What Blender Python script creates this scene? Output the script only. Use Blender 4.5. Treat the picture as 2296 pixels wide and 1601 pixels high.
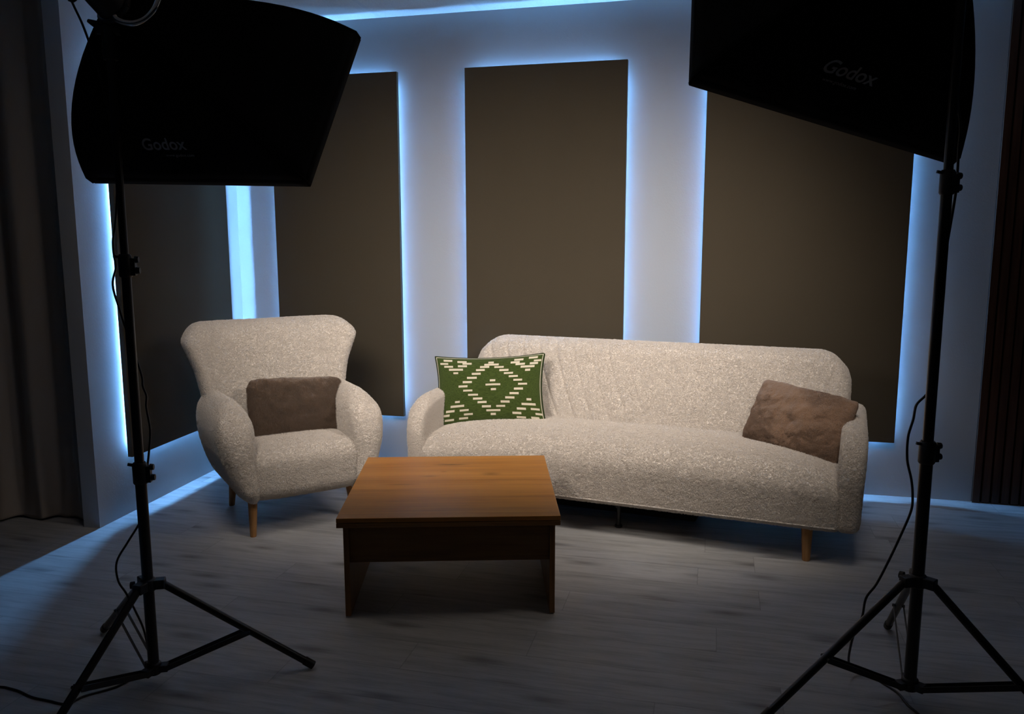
import bpy, bmesh, math, random
import numpy as np
from mathutils import Vector, Matrix
R = math.radians
random.seed(4)
rng = np.random.default_rng(4)
for o in list(bpy.data.objects): bpy.data.objects.remove(o)
SC = bpy.context.scene
COL = SC.collection

# ------------------------------------------------------------------ camera, world, exposure
CAM_H = 1.40
cd = bpy.data.cameras.new('camera'); cam = bpy.data.objects.new('camera', cd); COL.objects.link(cam)
cd.sensor_fit = 'HORIZONTAL'; cd.sensor_width = 36.0; cd.lens = 36.0 * 1830 / 2296
cd.clip_start = .05; cd.clip_end = 60
pitch = math.atan(272 / 1830); roll = .0018
fwd = Vector((0, math.cos(pitch), -math.sin(pitch))); rt = Vector((1, 0, 0)); up = rt.cross(fwd)
r2 = rt * math.cos(roll) - up * math.sin(roll); u2 = up * math.cos(roll) + rt * math.sin(roll)
cam.matrix_world = Matrix(((r2.x, u2.x, -fwd.x, 0), (r2.y, u2.y, -fwd.y, 0), (r2.z, u2.z, -fwd.z, CAM_H), (0, 0, 0, 1)))
SC.camera = cam
w = bpy.data.worlds.new('world'); SC.world = w; w.use_nodes = True
w.node_tree.nodes['Background'].inputs[0].default_value = (.35, .5, .8, 1)
w.node_tree.nodes['Background'].inputs[1].default_value = .0015
SC.view_settings.view_transform = 'Standard'; SC.view_settings.look = 'None'
SC.view_settings.exposure = 0.0; SC.view_settings.gamma = 1.0; SC.view_settings.use_curve_mapping = False
SOFTBOX_WATTS = {'left': 8.4, 'right': 10.8}
SOFTBOX_SPREAD = {'left': 94, 'right': 97}
SOFTBOX_COLOR = (1.0, .89, .79)
LED_STRENGTH = 300.0
LED_COLOR = (.18, .48, 1.0)

# ------------------------------------------------------------------ materials
class NT:
    def __init__(s, name):
        s.m = bpy.data.materials.new(name); s.m.use_nodes = True
        s.t = s.m.node_tree; s.b = s.t.nodes['Principled BSDF']
    def n(s, kind, **kw):
        nd = s.t.nodes.new(kind)
        for k, v in kw.items():
            if k.startswith('i_'):
                key = k[2:]; key = int(key) if key.isdigit() else key
                nd.inputs[key].default_value = v
            else: setattr(nd, k, v)
        return nd
    def l(s, a, b): s.t.links.new(a, b)
    def math(s, op, a, b=None, c=None, clamp=False):
        nd = s.t.nodes.new('ShaderNodeMath'); nd.operation = op; nd.use_clamp = clamp
        for i, x in enumerate((a, b, c)):
            if x is None: continue
            if isinstance(x, (int, float)): nd.inputs[i].default_value = x
            else: s.l(x, nd.inputs[i])
        return nd.outputs[0]
    def ramp(s, fac, stops):
        nd = s.t.nodes.new('ShaderNodeValToRGB'); e = nd.color_ramp.elements
        while len(e) < len(stops): e.new(.5)
        for i, (p, c) in enumerate(stops):
            e[i].position = p; e[i].color = (*c, 1) if len(c) == 3 else c
        s.l(fac, nd.inputs[0]); return nd.outputs[0]
    def set(s, **kw):
        for k, v in kw.items():
            i = s.b.inputs[k.replace('_', ' ')]
            if hasattr(v, 'node'): s.l(v, i)
            else: i.default_value = (*v, 1) if isinstance(v, tuple) and len(v) == 3 else v
        return s
    def coord(s, kind='Object'):
        if not hasattr(s, 'tc'): s.tc = s.n('ShaderNodeTexCoord')
        return s.tc.outputs[kind]
    def noise(s, vec, scale, detail=3, rough=.5, out='Fac'):
        nd = s.n('ShaderNodeTexNoise'); nd.inputs['Scale'].default_value = scale
        nd.inputs['Detail'].default_value = detail; nd.inputs['Roughness'].default_value = rough
        s.l(vec, nd.inputs['Vector']); return nd.outputs[out]
    def mapv(s, vec, scale=(1, 1, 1), rot=(0, 0, 0), loc=(0, 0, 0)):
        nd = s.n('ShaderNodeMapping'); nd.inputs['Scale'].default_value = scale
        nd.inputs['Rotation'].default_value = rot; nd.inputs['Location'].default_value = loc
        s.l(vec, nd.inputs['Vector']); return nd.outputs[0]
    def bump(s, h, strength=.3, dist=.01, normal=None):
        nd = s.n('ShaderNodeBump'); nd.inputs['Strength'].default_value = strength
        nd.inputs['Distance'].default_value = dist; s.l(h, nd.inputs['Height'])
        if normal is not None: s.l(normal, nd.inputs['Normal'])
        return nd.outputs[0]
    def mix(s, fac, a, b):
        nd = s.n('ShaderNodeMix', data_type='RGBA')
        for i, x in ((0, fac), (6, a), (7, b)):
            if hasattr(x, 'node'): s.l(x, nd.inputs[i])
            else: nd.inputs[i].default_value = (*x, 1) if isinstance(x, tuple) else x
        return nd.outputs[2]

def plain(name, col, rough=.5, metal=0, spec=.5, bump=None):
    m = NT(name); m.set(Base_Color=col, Roughness=rough, Metallic=metal); m.b.inputs['Specular IOR Level'].default_value = spec
    nz = m.noise(m.coord(), bump[0] if bump else 30, 3)
    m.set(Roughness=m.math('MULTIPLY_ADD', nz, .1, rough - .05))
    if bump: m.set(Normal=m.bump(nz, bump[1], .004))
    return m.m

def mat_wall():
    m = NT('wall_paint'); c = m.coord()
    n1 = m.noise(c, 90, 4, .6); n2 = m.noise(c, 260, 2)
    h = m.math('ADD', n1, m.math('MULTIPLY', n2, .4))
    m.set(Base_Color=(.395, .405, .415), Roughness=.8, Normal=m.bump(h, .16, .003)); m.b.inputs['Specular IOR Level'].default_value = .25
    return m.m

def mat_floor():  
    # grey oak laminate: planks run along the back wall
    m = NT('grey_oak_laminate'); c = m.coord()
    v = m.mapv(c, rot=(0, 0, R(13.93)))      # now x runs along the planks
    sx = m.n('ShaderNodeSeparateXYZ'); m.l(v, sx.inputs[0])
    y = m.math('DIVIDE', m.math('ADD', sx.outputs[1], -2.597 + 1.8 + .797), .179)
    row = m.math('FLOOR', y); fy = m.math('FRACT', y)
    wn = m.n('ShaderNodeTexWhiteNoise', noise_dimensions='1D'); m.l(row, wn.inputs['W'])
    off = m.math('MULTIPLY', wn.outputs['Value'], 1.2)
    x = m.math('DIVIDE', m.math('ADD', sx.outputs[0], off), 1.2)
    colm = m.math('FLOOR', x); fx = m.math('FRACT', x)
    wn2 = m.n('ShaderNodeTexWhiteNoise', noise_dimensions='2D'); cv = m.n('ShaderNodeCombineXYZ')
    m.l(row, cv.inputs[0]); m.l(colm, cv.inputs[1]); m.l(cv.outputs[0], wn2.inputs['Vector'])
    rnd = wn2.outputs['Value']
    cv2 = m.n('ShaderNodeCombineXYZ')
    m.l(m.math('ADD', m.math('MULTIPLY', sx.outputs[0], 1.0), m.math('MULTIPLY', rnd, 17)), cv2.inputs[0])
    m.l(m.math('MULTIPLY', sx.outputs[1], 1), cv2.inputs[1]); m.l(m.math('MULTIPLY', rnd, 9), cv2.inputs[2])
    g1 = m.noise(m.mapv(cv2.outputs[0], (1.3, 17, 1)), 2.4, 7, .66)
    g2 = m.noise(m.mapv(cv2.outputs[0], (5, 120, 1)), 2.5, 4, .6)
    g3 = m.noise(m.mapv(cv2.outputs[0], (1.2, 7, 1)), 2.6, 5, .6)
    kn = m.n('ShaderNodeTexVoronoi', feature='F1', voronoi_dimensions='2D'); m.l(m.mapv(cv2.outputs[0], (2.2, 7.5, 1)), kn.inputs['Vector']); kn.inputs['Scale'].default_value = 1.0
    wig = m.math('ADD', kn.outputs['Distance'], m.math('MULTIPLY', g1, .12))
    kc = m.n('ShaderNodeSeparateColor'); m.l(kn.outputs['Color'], kc.inputs[0])
    knot = m.math('SUBTRACT', 1, m.math('SMOOTH_MIN', 1, m.math('MULTIPLY', wig, 3.4), .2), clamp=True)
    knot = m.math('MULTIPLY', knot, m.math('GREATER_THAN', kc.outputs[0], .55))
    g = m.math('ADD', m.math('MULTIPLY', g1, .55), m.math('ADD', m.math('MULTIPLY', g2, .25), m.math('MULTIPLY', g3, .35)))
    col = m.ramp(g, [(.37, (.20, .20, .20)), (.48, (.345, .345, .345)), (.59, (.435, .435, .435)), (.72, (.51, .51, .51))])
    tint = m.math('MULTIPLY_ADD', rnd, .12, .94)
    mm = m.n('ShaderNodeMix', data_type='RGBA', blend_type='MULTIPLY'); mm.inputs[0].default_value = 1
    cb = m.n('ShaderNodeCombineColor')
    for i in range(3): m.l(tint, cb.inputs[i])
    m.l(col, mm.inputs[6]); m.l(cb.outputs[0], mm.inputs[7])
    col = m.mix(m.math('MULTIPLY', knot, .8), mm.outputs[2], (.09, .08, .075))
    ey = m.math('MINIMUM', fy, m.math('SUBTRACT', 1, fy)); ex = m.math('MINIMUM', fx, m.math('SUBTRACT', 1, fx))
    jy = m.math('LESS_THAN', ey, .009); jx = m.math('LESS_THAN', ex, .0013)
    j = m.math('MAXIMUM', jy, jx)
    col = m.mix(m.math('MULTIPLY', j, .32), col, (.08, .075, .07))
    h = m.math('SUBTRACT', m.math('MULTIPLY', g2, .5), m.math('MULTIPLY', j, 1.0))
    m.set(Base_Color=col, Roughness=m.math('MULTIPLY_ADD', g1, .25, .38), Normal=m.bump(h, .25, .002))
    m.b.inputs['Specular IOR Level'].default_value = .4
    return m.m

def mat_ceiling():
    m = NT('mineral_ceiling_tile'); c = m.coord()
    v = m.mapv(c, rot=(0, 0, R(13.93)))
    sx = m.n('ShaderNodeSeparateXYZ'); m.l(v, sx.inputs[0])
    fx = m.math('FRACT', m.math('DIVIDE', m.math('ADD', sx.outputs[0], CEIL_X), .6)); fy = m.math('FRACT', m.math('DIVIDE', m.math('ADD', sx.outputs[1], CEIL_Y), .6))
    e = m.math('MINIMUM', m.math('MINIMUM', fx, m.math('SUBTRACT', 1, fx)), m.math('MINIMUM', fy, m.math('SUBTRACT', 1, fy)))
    j = m.math('LESS_THAN', e, .02)
    sp = m.math('GREATER_THAN', m.noise(c, 170, 2, .7), .62)
    col = m.mix(m.math('MULTIPLY', sp, .5), (.68, .68, .67), (.35, .35, .35))
    col = m.mix(j, col, (.62, .63, .64))
    h = m.math('SUBTRACT', m.math('MULTIPLY', j, 1.0), m.math('MULTIPLY', sp, .3))
    m.set(Base_Color=col, Roughness=.85, Normal=m.bump(h, .4, .004))
    return m.m
CEIL_X = 1.927; CEIL_Y = 0.0

def mat_boucle(name, grooves=False):
    m = NT(name); c = m.coord()
    wv = m.noise(c, 70, 2, .5, 'Color')
    va = m.n('ShaderNodeVectorMath', operation='MULTIPLY_ADD'); m.l(wv, va.inputs[0]); va.inputs[1].default_value = (.010, .010, .010); m.l(c, va.inputs[2])
    def curls(scale):
        vo = m.n('ShaderNodeTexVoronoi', feature='F1'); vo.inputs['Scale'].default_value = scale; m.l(va.outputs[0], vo.inputs['Vector'])
        d = vo.outputs['Distance']; return m.math('SUBTRACT', 1, m.math('MULTIPLY', d, d))
    h = m.math('ADD', curls(150), m.math('ADD', m.math('MULTIPLY', curls(310), .45), m.math('MULTIPLY', m.noise(c, 420, 3, .6), .35)))
    if grooves:
        s = m.n('ShaderNodeSeparateXYZ'); m.l(c, s.inputs[0])
        X, Z = s.outputs[0], s.outputs[2]
        t = m.math('SUBTRACT', .85, Z)                       # 0 at the top
        sh = m.math('MULTIPLY', m.math('POWER', t, 1.35), .52)
        w1 = m.math('DIVIDE', m.math('SUBTRACT', m.math('SUBTRACT', X, sh), -1.755), .098)
        w2 = m.math('DIVIDE', m.math('SUBTRACT', .095, m.math('ADD', X, sh)), .098)
        def gr(wc, cut=8.5):
            f = m.math('ABSOLUTE', m.math('SUBTRACT', wc, m.math('ROUND', wc)))
            d = m.math('DIVIDE', f, .075, clamp=True)
            d = m.math('POWER', m.math('SUBTRACT', 1, d), 1.5)
            rng_ = m.math('MULTIPLY', m.math('GREATER_THAN', wc, -.5), m.math('LESS_THAN', wc, cut))
            fade = m.math('SUBTRACT', 1, m.math('DIVIDE', wc, 13.0), clamp=True)
            return m.math('MULTIPLY', m.math('MULTIPLY', d, rng_), fade)
        G = m.math('MAXIMUM', gr(w1), m.math('MULTIPLY', gr(w2, 3.5), .55))
        h = m.math('SUBTRACT', m.math('MULTIPLY', h, m.math('SUBTRACT', 1, m.math('MULTIPLY', G, .5))), m.math('MULTIPLY', G, .9))
    nrm = m.bump(h, .72, .0055)
    m.set(Base_Color=(.95, .875, .795), Roughness=.95, Normal=nrm)
    m.b.inputs['Specular IOR Level'].default_value = .15
    m.b.inputs['Sheen Weight'].default_value = .25; m.b.inputs['Sheen Roughness'].default_value = .6
    return m.m

def mat_fur(name, col):
    m = NT(name); c = m.coord()
    n1 = m.noise(m.mapv(c, (1, 1, .55)), 260, 4, .7); n2 = m.noise(c, 16, 3, .5)
    f = m.math('ADD', m.math('MULTIPLY', n1, .7), m.math('MULTIPLY', n2, .5))
    dk = tuple(x * .62 for x in col)
    m.set(Base_Color=m.ramp(f, [(.42, dk), (.72, col)]), Roughness=.9, Normal=m.bump(m.math('ADD', n1, m.math('MULTIPLY', n2, .5)), 1.0, .006))
    m.b.inputs['Sheen Weight'].default_value = .35; m.b.inputs['Specular IOR Level'].default_value = .1
    return m.m

def mat_wood(name, c0, c1, c2, axis='x', scale=1.0, rough=.42, knots=False):
    m = NT(name); c = m.coord()
    st = {'x': (1.3, 22, 22), 'z': (22, 22, 1.3), 'y': (22, 1.3, 22)}[axis]
    v = m.mapv(c, tuple(k * scale for k in st))
    g = m.noise(v, 2.0, 7, .62); g2 = m.noise(m.mapv(c, tuple(k * scale * .28 for k in st)), 2.0, 4, .5)
    f = m.math('ADD', m.math('MULTIPLY', g, .6), m.math('MULTIPLY', g2, .45))
    col = m.ramp(f, [(.38, c0), (.52, c1), (.68, c2)])
    if knots:
        s = m.n('ShaderNodeSeparateXYZ'); m.l(c, s.inputs[0])
        tot = None
        for (kx, ky, ra, rb, st_) in knots:
            dx = m.math('DIVIDE', m.math('SUBTRACT', s.outputs[0], kx), ra); dy = m.math('DIVIDE', m.math('SUBTRACT', s.outputs[1], ky), rb)
            d = m.math('SQRT', m.math('ADD', m.math('MULTIPLY', dx, dx), m.math('MULTIPLY', dy, dy)))
            k = m.math('MULTIPLY', m.math('SUBTRACT', 1, m.math('ADD', d, m.math('MULTIPLY', m.math('SUBTRACT', g, .5), .9)), clamp=True), st_)
            tot = k if tot is None else m.math('MAXIMUM', tot, k)
        col = m.mix(tot, col, (.05, .018, .006))
    m.set(Base_Color=col, Roughness=m.math('MULTIPLY_ADD', g, .15, rough - .07), Normal=m.bump(g, .12, .002))
    m.b.inputs['Specular IOR Level'].default_value = .35
    return m.m

def mat_panel():
    m = NT('taupe_acoustic_fabric'); c = m.coord()
    wv = m.noise(m.mapv(c, (1, 1, 1)), 420, 2, .6); n2 = m.noise(c, 3, 3)
    col = m.mix(n2, (.066, .054, .037), (.073, .060, .042))
    m.set(Base_Color=col, Roughness=.92, Normal=m.bump(wv, .3, .002)); m.b.inputs['Specular IOR Level'].default_value = .12
    return m.m

def mat_emit(name, col, strength):
    m = NT(name); m.set(Base_Color=(.8, .8, .8), Roughness=.6)
    m.b.inputs['Emission Color'].default_value = (*col, 1); m.b.inputs['Emission Strength'].default_value = strength
    return m.m

def mat_cloth(name, col, sc=300):
    m = NT(name); c = m.coord(); n = m.noise(c, sc, 3, .6); n2 = m.noise(m.mapv(c, (1, 1, .2)), 9, 3)
    m.set(Base_Color=m.mix(n2, tuple(x * .9 for x in col), tuple(min(1, x * 1.1) for x in col)), Roughness=.9, Normal=m.bump(n, .3, .002))
    m.b.inputs['Specular IOR Level'].default_value = .1
    return m.m

def mat_green():
    m = NT('green_chenille'); c = m.coord(); n = m.noise(m.mapv(c, (18, 160, 160)), 3, 4, .6)
    m.set(Base_Color=m.ramp(n, [(.35, (.026, .044, .008)), (.6, (.062, .092, .020))]), Roughness=.9, Normal=m.bump(n, .5, .003))
    m.b.inputs['Sheen Weight'].default_value = .2; m.b.inputs['Specular IOR Level'].default_value = .1
    return m.m

M = {}
M['wall'] = mat_wall(); M['floor'] = mat_floor(); M['ceiling'] = mat_ceiling()
M['boucle'] = mat_boucle('cream_boucle'); M['boucle_quilt'] = mat_boucle('cream_boucle_channel_stitched', True)
M['fur'] = mat_fur('brown_short_fur', (.22, .135, .082)); M['fur2'] = mat_fur('brown_plush_fur', (.31, .185, .115))
M['oak_leg'] = mat_wood('oak_leg', (.22, .10, .035), (.40, .20, .075), (.50, .27, .11), 'z', 1.6)
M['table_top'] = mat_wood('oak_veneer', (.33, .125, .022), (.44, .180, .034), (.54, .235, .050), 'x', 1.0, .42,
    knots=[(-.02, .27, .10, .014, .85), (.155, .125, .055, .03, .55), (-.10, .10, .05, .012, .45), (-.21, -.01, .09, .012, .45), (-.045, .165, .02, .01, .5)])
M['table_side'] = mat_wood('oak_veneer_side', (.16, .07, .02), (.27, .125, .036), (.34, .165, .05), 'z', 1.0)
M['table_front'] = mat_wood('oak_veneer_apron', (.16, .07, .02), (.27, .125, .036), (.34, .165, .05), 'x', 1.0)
M['panel'] = mat_panel(); M['led'] = mat_emit('led_strip_light', LED_COLOR, LED_STRENGTH)
M['panel_back'] = plain('panel_back_board', (.06, .05, .04), .8)
M['black_metal'] = plain('black_metal', (.012, .012, .013), .35, .0, .5)
M['black_plastic'] = plain('black_plastic', (.014, .014, .015), .5)
M['black_fabric'] = plain('black_softbox_fabric', (.006, .006, .007), .85, 0, .1, (500, .2))
M['cable'] = plain('black_cable', (.010, .010, .012), .45)
M['chrome'] = plain('polished_steel', (.75, .77, .8), .12, 1.0)
M['dull_metal'] = plain('dull_metal', (.18, .18, .19), .4, .8)
M['print'] = plain('grey_print', (.42, .42, .44), .7, 0, .2)
M['curtain'] = mat_cloth('linen_curtain', (.36, .31, .27))
M['green'] = mat_green(); M['cream_yarn'] = mat_cloth('cream_yarn', (.62, .56, .44), 400)
M['dark_green'] = mat_cloth('dark_green_piping', (.018, .028, .008), 400)
M['slat_wood'] = mat_wood('walnut_slat', (.030, .012, .007), (.055, .023, .013), (.08, .035, .02), 'z', 1.5, .5)
M['felt'] = plain('black_felt', (.008, .008, .008), .95, 0, .1)
M['soft_left'] = mat_emit('diffuser_left_light', SOFTBOX_COLOR, 1.5)
M['soft_right'] = mat_emit('diffuser_right_light', SOFTBOX_COLOR, 1.5)

# ------------------------------------------------------------------ mesh helpers
class MB:
    def __init__(s): s.v = []; s.f = []
    def add(s, vs, fs):
        k = len(s.v); s.v += [tuple(map(float, p)) for p in vs]; s.f += [tuple(i + k for i in f) for f in fs]; return s
    def box(s, lo, hi, M4=None):
        x0, y0, z0 = lo; x1, y1, z1 = hi
        vs = [(x0, y0, z0), (x1, y0, z0), (x1, y1, z0), (x0, y1, z0), (x0, y0, z1), (x1, y0, z1), (x1, y1, z1), (x0, y1, z1)]
        if M4 is not None: vs = [M4 @ Vector(p) for p in vs]
        return s.add(vs, [(0, 3, 2, 1), (4, 5, 6, 7), (0, 1, 5, 4), (1, 2, 6, 5), (2, 3, 7, 6), (3, 0, 4, 7)])
    def tube(s, pts, r, n=12, cap=True, flat=None):
        pts = [Vector(p) for p in pts]; rs = r if isinstance(r, (list, tuple)) else [r] * len(pts)
        vs = []; fs = []; prev = None
        for i, p in enumerate(pts):
            t = (pts[min(i + 1, len(pts) - 1)] - pts[max(i - 1, 0)]).normalized()
            if prev is None:
                a = Vector((0, 0, 1)) if abs(t.z) < .9 else Vector((1, 0, 0)); a = (a - t * a.dot(t)).normalized()
            else: a = (prev - t * prev.dot(t)).normalized()
            prev = a; b = t.cross(a)
            for k in range(n):
                an = 2 * math.pi * k / n
                vs.append(p + (a * math.cos(an) + b * math.sin(an)) * rs[i])
        for i in range(len(pts) - 1):
            for k in range(n):
                fs.append((i * n + k, i * n + (k + 1) % n, (i + 1) * n + (k + 1) % n, (i + 1) * n + k))
        if cap: fs.append(tuple(range(n))[::-1]); fs.append(tuple(range((len(pts) - 1) * n, len(pts) * n)))
        return s.add(vs, fs)
    def grid(s, P):          # P: rows x cols x 3
        P = np.asarray(P, float); a, b = P.shape[:2]
        return s.add(P.reshape(-1, 3), [(i * b + j, i * b + j + 1, (i + 1) * b + j + 1, (i + 1) * b + j) for i in range(a - 1) for j in range(b - 1)])
    def prism(s, poly, z0, z1, M4=None):
        n = len(poly); vs = [(x, y, z0) for x, y in poly] + [(x, y, z1) for x, y in poly]
        if M4 is not None: vs = [M4 @ Vector(p) for p in vs]
        return s.add(vs, [tuple(range(n))[::-1], tuple(range(n, 2 * n))] + [(i, (i + 1) % n, n + (i + 1) % n, n + i) for i in range(n)])
    def build(s, name, mat, parent=None, smooth=True, bevel=0, auto=True):
        me = bpy.data.meshes.new(name); me.from_pydata(s.v, [], s.f); me.update()
        bm = bmesh.new(); bm.from_mesh(me); bmesh.ops.recalc_face_normals(bm, faces=bm.faces); bm.to_mesh(me); bm.free()
        o = bpy.data.objects.new(name, me); COL.objects.link(o)
        me.materials.append(mat)
        if smooth:
            me.shade_smooth()
            if auto: me.set_sharp_from_angle(angle=R(38))
        if bevel:
            b = o.modifiers.new('bevel', 'BEVEL'); b.width = bevel; b.segments = 2; b.limit_method = 'ANGLE'
        if parent is not None: o.parent = parent
        return o

def tag(o, label=None, cat=None, group=None, kind=None):
    for k, v in (('label', label), ('category', cat), ('group', group), ('kind', kind)):
        if v: o[k] = v
    return o
def empty(name, loc, rz=0, label=None, cat=None, group=None):
    o = bpy.data.objects.new(name, None); COL.objects.link(o); o.location = loc; o.rotation_euler = (0, 0, rz); o.empty_display_size = .1
    return tag(o, label, cat, group)

def rbox(lo, hi, r, step, deform=None, power=2.0):
    """rounded box as an even quad skin; returns verts, faces"""
    lo = np.array(lo, float); hi = np.array(hi, float); n = np.maximum(2, np.round((hi - lo) / step).astype(int))
    # denser sampling inside the rounded rims
    def axis(k):
        L = hi[k] - lo[k]; rr = min(r, L / 2 * .999); m = 3 if step > .02 else 8
        inner = max(1, int(round((L - 2 * rr) / step)))
        a = np.concatenate([np.array([rr * (1 - math.cos(i * math.pi / 2 / m) ) for i in range(m)]) , rr + (L - 2 * rr) * np.arange(inner + 1) / inner,
                            L - np.array([rr * (1 - math.cos(i * math.pi / 2 / m)) for i in range(m)])[::-1]])
        # spacing that gives even arcs
        t = np.array([rr * (1 - math.cos(math.pi / 2 * (1 - i / m))) for i in range(m)])
        s0 = np.array([rr * math.tan(math.pi / 4 * (i / m)) if False else rr * i / m for i in range(m)])
        a[:m] = s0; a[-m:] = L - s0[::-1]
        return lo[k] + a
    A = [axis(k) for k in range(3)]; N = [len(a) for a in A]
    idx = {}; V = []; F = []
    def vid(i, j, k):
        key = (i, j, k)
        if key not in idx:
            idx[key] = len(V); V.append((A[0][i], A[1][j], A[2][k]))
        return idx[key]
    X, Y, Z = N[0] - 1, N[1] - 1, N[2] - 1
    for i in range(X):
        for j in range(Y):
            F.append((vid(i, j, 0), vid(i, j + 1, 0), vid(i + 1, j + 1, 0), vid(i + 1, j, 0)))
            F.append((vid(i, j, Z), vid(i + 1, j, Z), vid(i + 1, j + 1, Z), vid(i, j + 1, Z)))
    for i in range(X):
        for k in range(Z):
            F.append((vid(i, 0, k), vid(i + 1, 0, k), vid(i + 1, 0, k + 1), vid(i, 0, k + 1)))
            F.append((vid(i, Y, k), vid(i, Y, k + 1), vid(i + 1, Y, k + 1), vid(i + 1, Y, k)))
    for j in range(Y):
        for k in range(Z):
            F.append((vid(0, j, k), vid(0, j, k + 1), vid(0, j + 1, k + 1), vid(0, j + 1, k)))
            F.append((vid(X, j, k), vid(X, j + 1, k), vid(X, j + 1, k + 1), vid(X, j, k + 1)))
    V = np.array(V); half = (hi - lo) / 2; rr = np.minimum(r, half * .999)
    inner = np.clip(V, lo + rr, hi - rr); d = (V - inner) / rr
    # cube corner -> sphere mapping per axis radius
    x, y, z = d.T
    sx = x * np.sqrt(np.maximum(0, 1 - y**2 / 2 - z**2 / 2 + y**2 * z**2 / 3))
    sy = y * np.sqrt(np.maximum(0, 1 - x**2 / 2 - z**2 / 2 + x**2 * z**2 / 3))
    sz = z * np.sqrt(np.maximum(0, 1 - y**2 / 2 - x**2 / 2 + y**2 * x**2 / 3))
    V = inner + np.stack([sx, sy, sz], 1) * rr
    if deform is not None: V = deform(V)
    return V, F

def corner_round(V, a, b, ca, cb, sa, sb, Rad):
    """round one corner of the slab in the plane of axes a,b; (ca,cb) the corner, sa,sb the outward signs"""
    A = (V[:, a] - ca) * sa + Rad; B = (V[:, b] - cb) * sb + Rad
    m = (A > 0) & (B > 0); p = np.clip(A / Rad, 0, 1.2); q = np.clip(B / Rad, 0, 1.2)
    na = p * np.sqrt(np.maximum(0, 1 - q**2 / 2)); nb = q * np.sqrt(np.maximum(0, 1 - p**2 / 2))
    V = V.copy()
    V[m, a] = (ca - sa * Rad) + sa * na[m] * Rad; V[m, b] = (cb - sb * Rad) + sb * nb[m] * Rad
    return V

def tex(name, kind, size, **kw):
    t = bpy.data.textures.new(name, kind); t.noise_scale = size
    for k, v in kw.items(): setattr(t, k, v)
    return t
T_curl = tex('curl', 'VORONOI', .011); T_lump = tex('lump', 'CLOUDS', .040, noise_depth=1); T_fine = tex('fine', 'CLOUDS', .010, noise_depth=1)
def fluffy(o, lv, curl=.0012, lump=.0016, fine=.004):
    if lv: s = o.modifiers.new('subdivision', 'SUBSURF'); s.levels = lv; s.render_levels = lv
    for t, st, mid in ((T_lump, lump, .5), (T_curl, -curl, .4), (T_fine, fine, .5)):
        if st:
            d = o.modifiers.new('nap', 'DISPLACE'); d.texture = t; d.texture_coords = 'LOCAL'; d.strength = st; d.mid_level = mid
def curly_pile(o):
    """short looped wool pile growing out of the cloth"""
    area = sum(p.area for p in o.data.polygons)
    ps = o.modifiers.new('pile', 'PARTICLE_SYSTEM').particle_system; st = ps.settings
    st.type = 'HAIR'; st.count = int(area * 36000); st.hair_length = .0046; st.hair_step = 3; st.display_step = 2; st.render_step = 3
    st.child_type = 'INTERPOLATED'; st.rendered_child_count = 4; st.child_percent = 1
    st.roughness_1 = .004; st.roughness_1_size = .008; st.roughness_2 = .0035; st.roughness_2_size = 1.0; st.roughness_endpoint = .0035
    st.root_radius = .9; st.tip_radius = .7; st.radius_scale = .00085; st.use_modifier_stack = True; st.clump_factor = .1
    st.kink = 'CURL'; st.kink_amplitude = .0016; st.kink_frequency = 2.2
    st.effector_weights.gravity = 0; ps.seed = 5
def soft(name, V, F, mat, parent, lv=2, **kw):
    o = MB().add(V, F).build(name, mat, parent, auto=False)
    fluffy(o, min(lv, 2), **kw); curly_pile(o); return o

# ------------------------------------------------------------------ room shell
K = Vector((-1.721, 5.203, 0)); WD = Vector((.9706, -.2407, 0)); WN = Vector((-.2407, -.9706, 0))
LD = Vector((.1942, .981, 0)); LN = Vector((.981, -.1942, 0)); ZC = 2.65
def quadbox(name, p0, p1, back, z0, z1, mat, kind='structure'):
    q = [p0, p1, p1 + back, p0 + back]
    o = MB().prism([(p.x, p.y) for p in q], z0, z1).build(name, mat, smooth=False); tag(o, kind=kind); return o
o = MB().box((-5, -1.5, -.06), (6.5, 7, 0)).build('floor', M['floor'], smooth=False); tag(o, kind='structure')
o = MB().box((-5, -1.5, ZC), (6.5, 7, ZC + .08)).build('ceiling', M['ceiling'], smooth=False); tag(o, kind='structure')
quadbox('wall_back', K, K + WD * 7.5, -WN * .12, 0, ZC, M['wall'])
quadbox('wall_left', K + LD * .13, K - LD * 1.436, -LN * .087, 0, ZC, M['wall'])

# ------------------------------------------------------------------ lit acoustic panels
def acoustic_panel(org, d, n, s0, s1, z0, z1, label):
    """panel hung .05 off the wall with a light strip along each edge of its back frame"""
    rz = math.atan2(d.y, d.x)
    t = empty('acoustic_panel', org + d * s0 + Vector((0, 0, z0)), rz, label, 'wall panel', 'fabric panels lit from behind')
    W, Hh = s1 - s0, z1 - z0
    o = MB().box((0, -.050, 0), (W, -.022, Hh)).build('fabric_panel', M['panel'], t, False, .002)
    i = .050
    o = MB().box((i, -.022, i), (W - i, -.001, Hh - i)).build('back_frame', M['panel_back'], t, False)
    y0, y1 = -.010, -.004; th = .002
    for nm, lo, hi in (('s', (i, y0, i - th), (W - i, y1, i)), ('s', (i, y0, Hh - i), (W - i, y1, Hh - i + th)),
                       ('s', (i - th, y0, i), (i, y1, Hh - i)), ('s', (W - i, y0, i), (W - i + th, y1, Hh - i))):
        o = MB().box(lo, hi).build('light_strip', M['led'], t, False)
    return t
acoustic_panel(K, WD, WN, .288, 1.103, .306, 2.337, 'narrow taupe fabric wall panel beside the corner, right behind the armchair')
acoustic_panel(K, WD, WN, 1.512, 2.430, .306, 2.337, 'taupe fabric wall panel behind the left end of the sofa')
acoustic_panel(K, WD, WN, 2.850, 3.877, .306, 2.337, 'wide taupe fabric wall panel behind the right end of the sofa')
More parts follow.
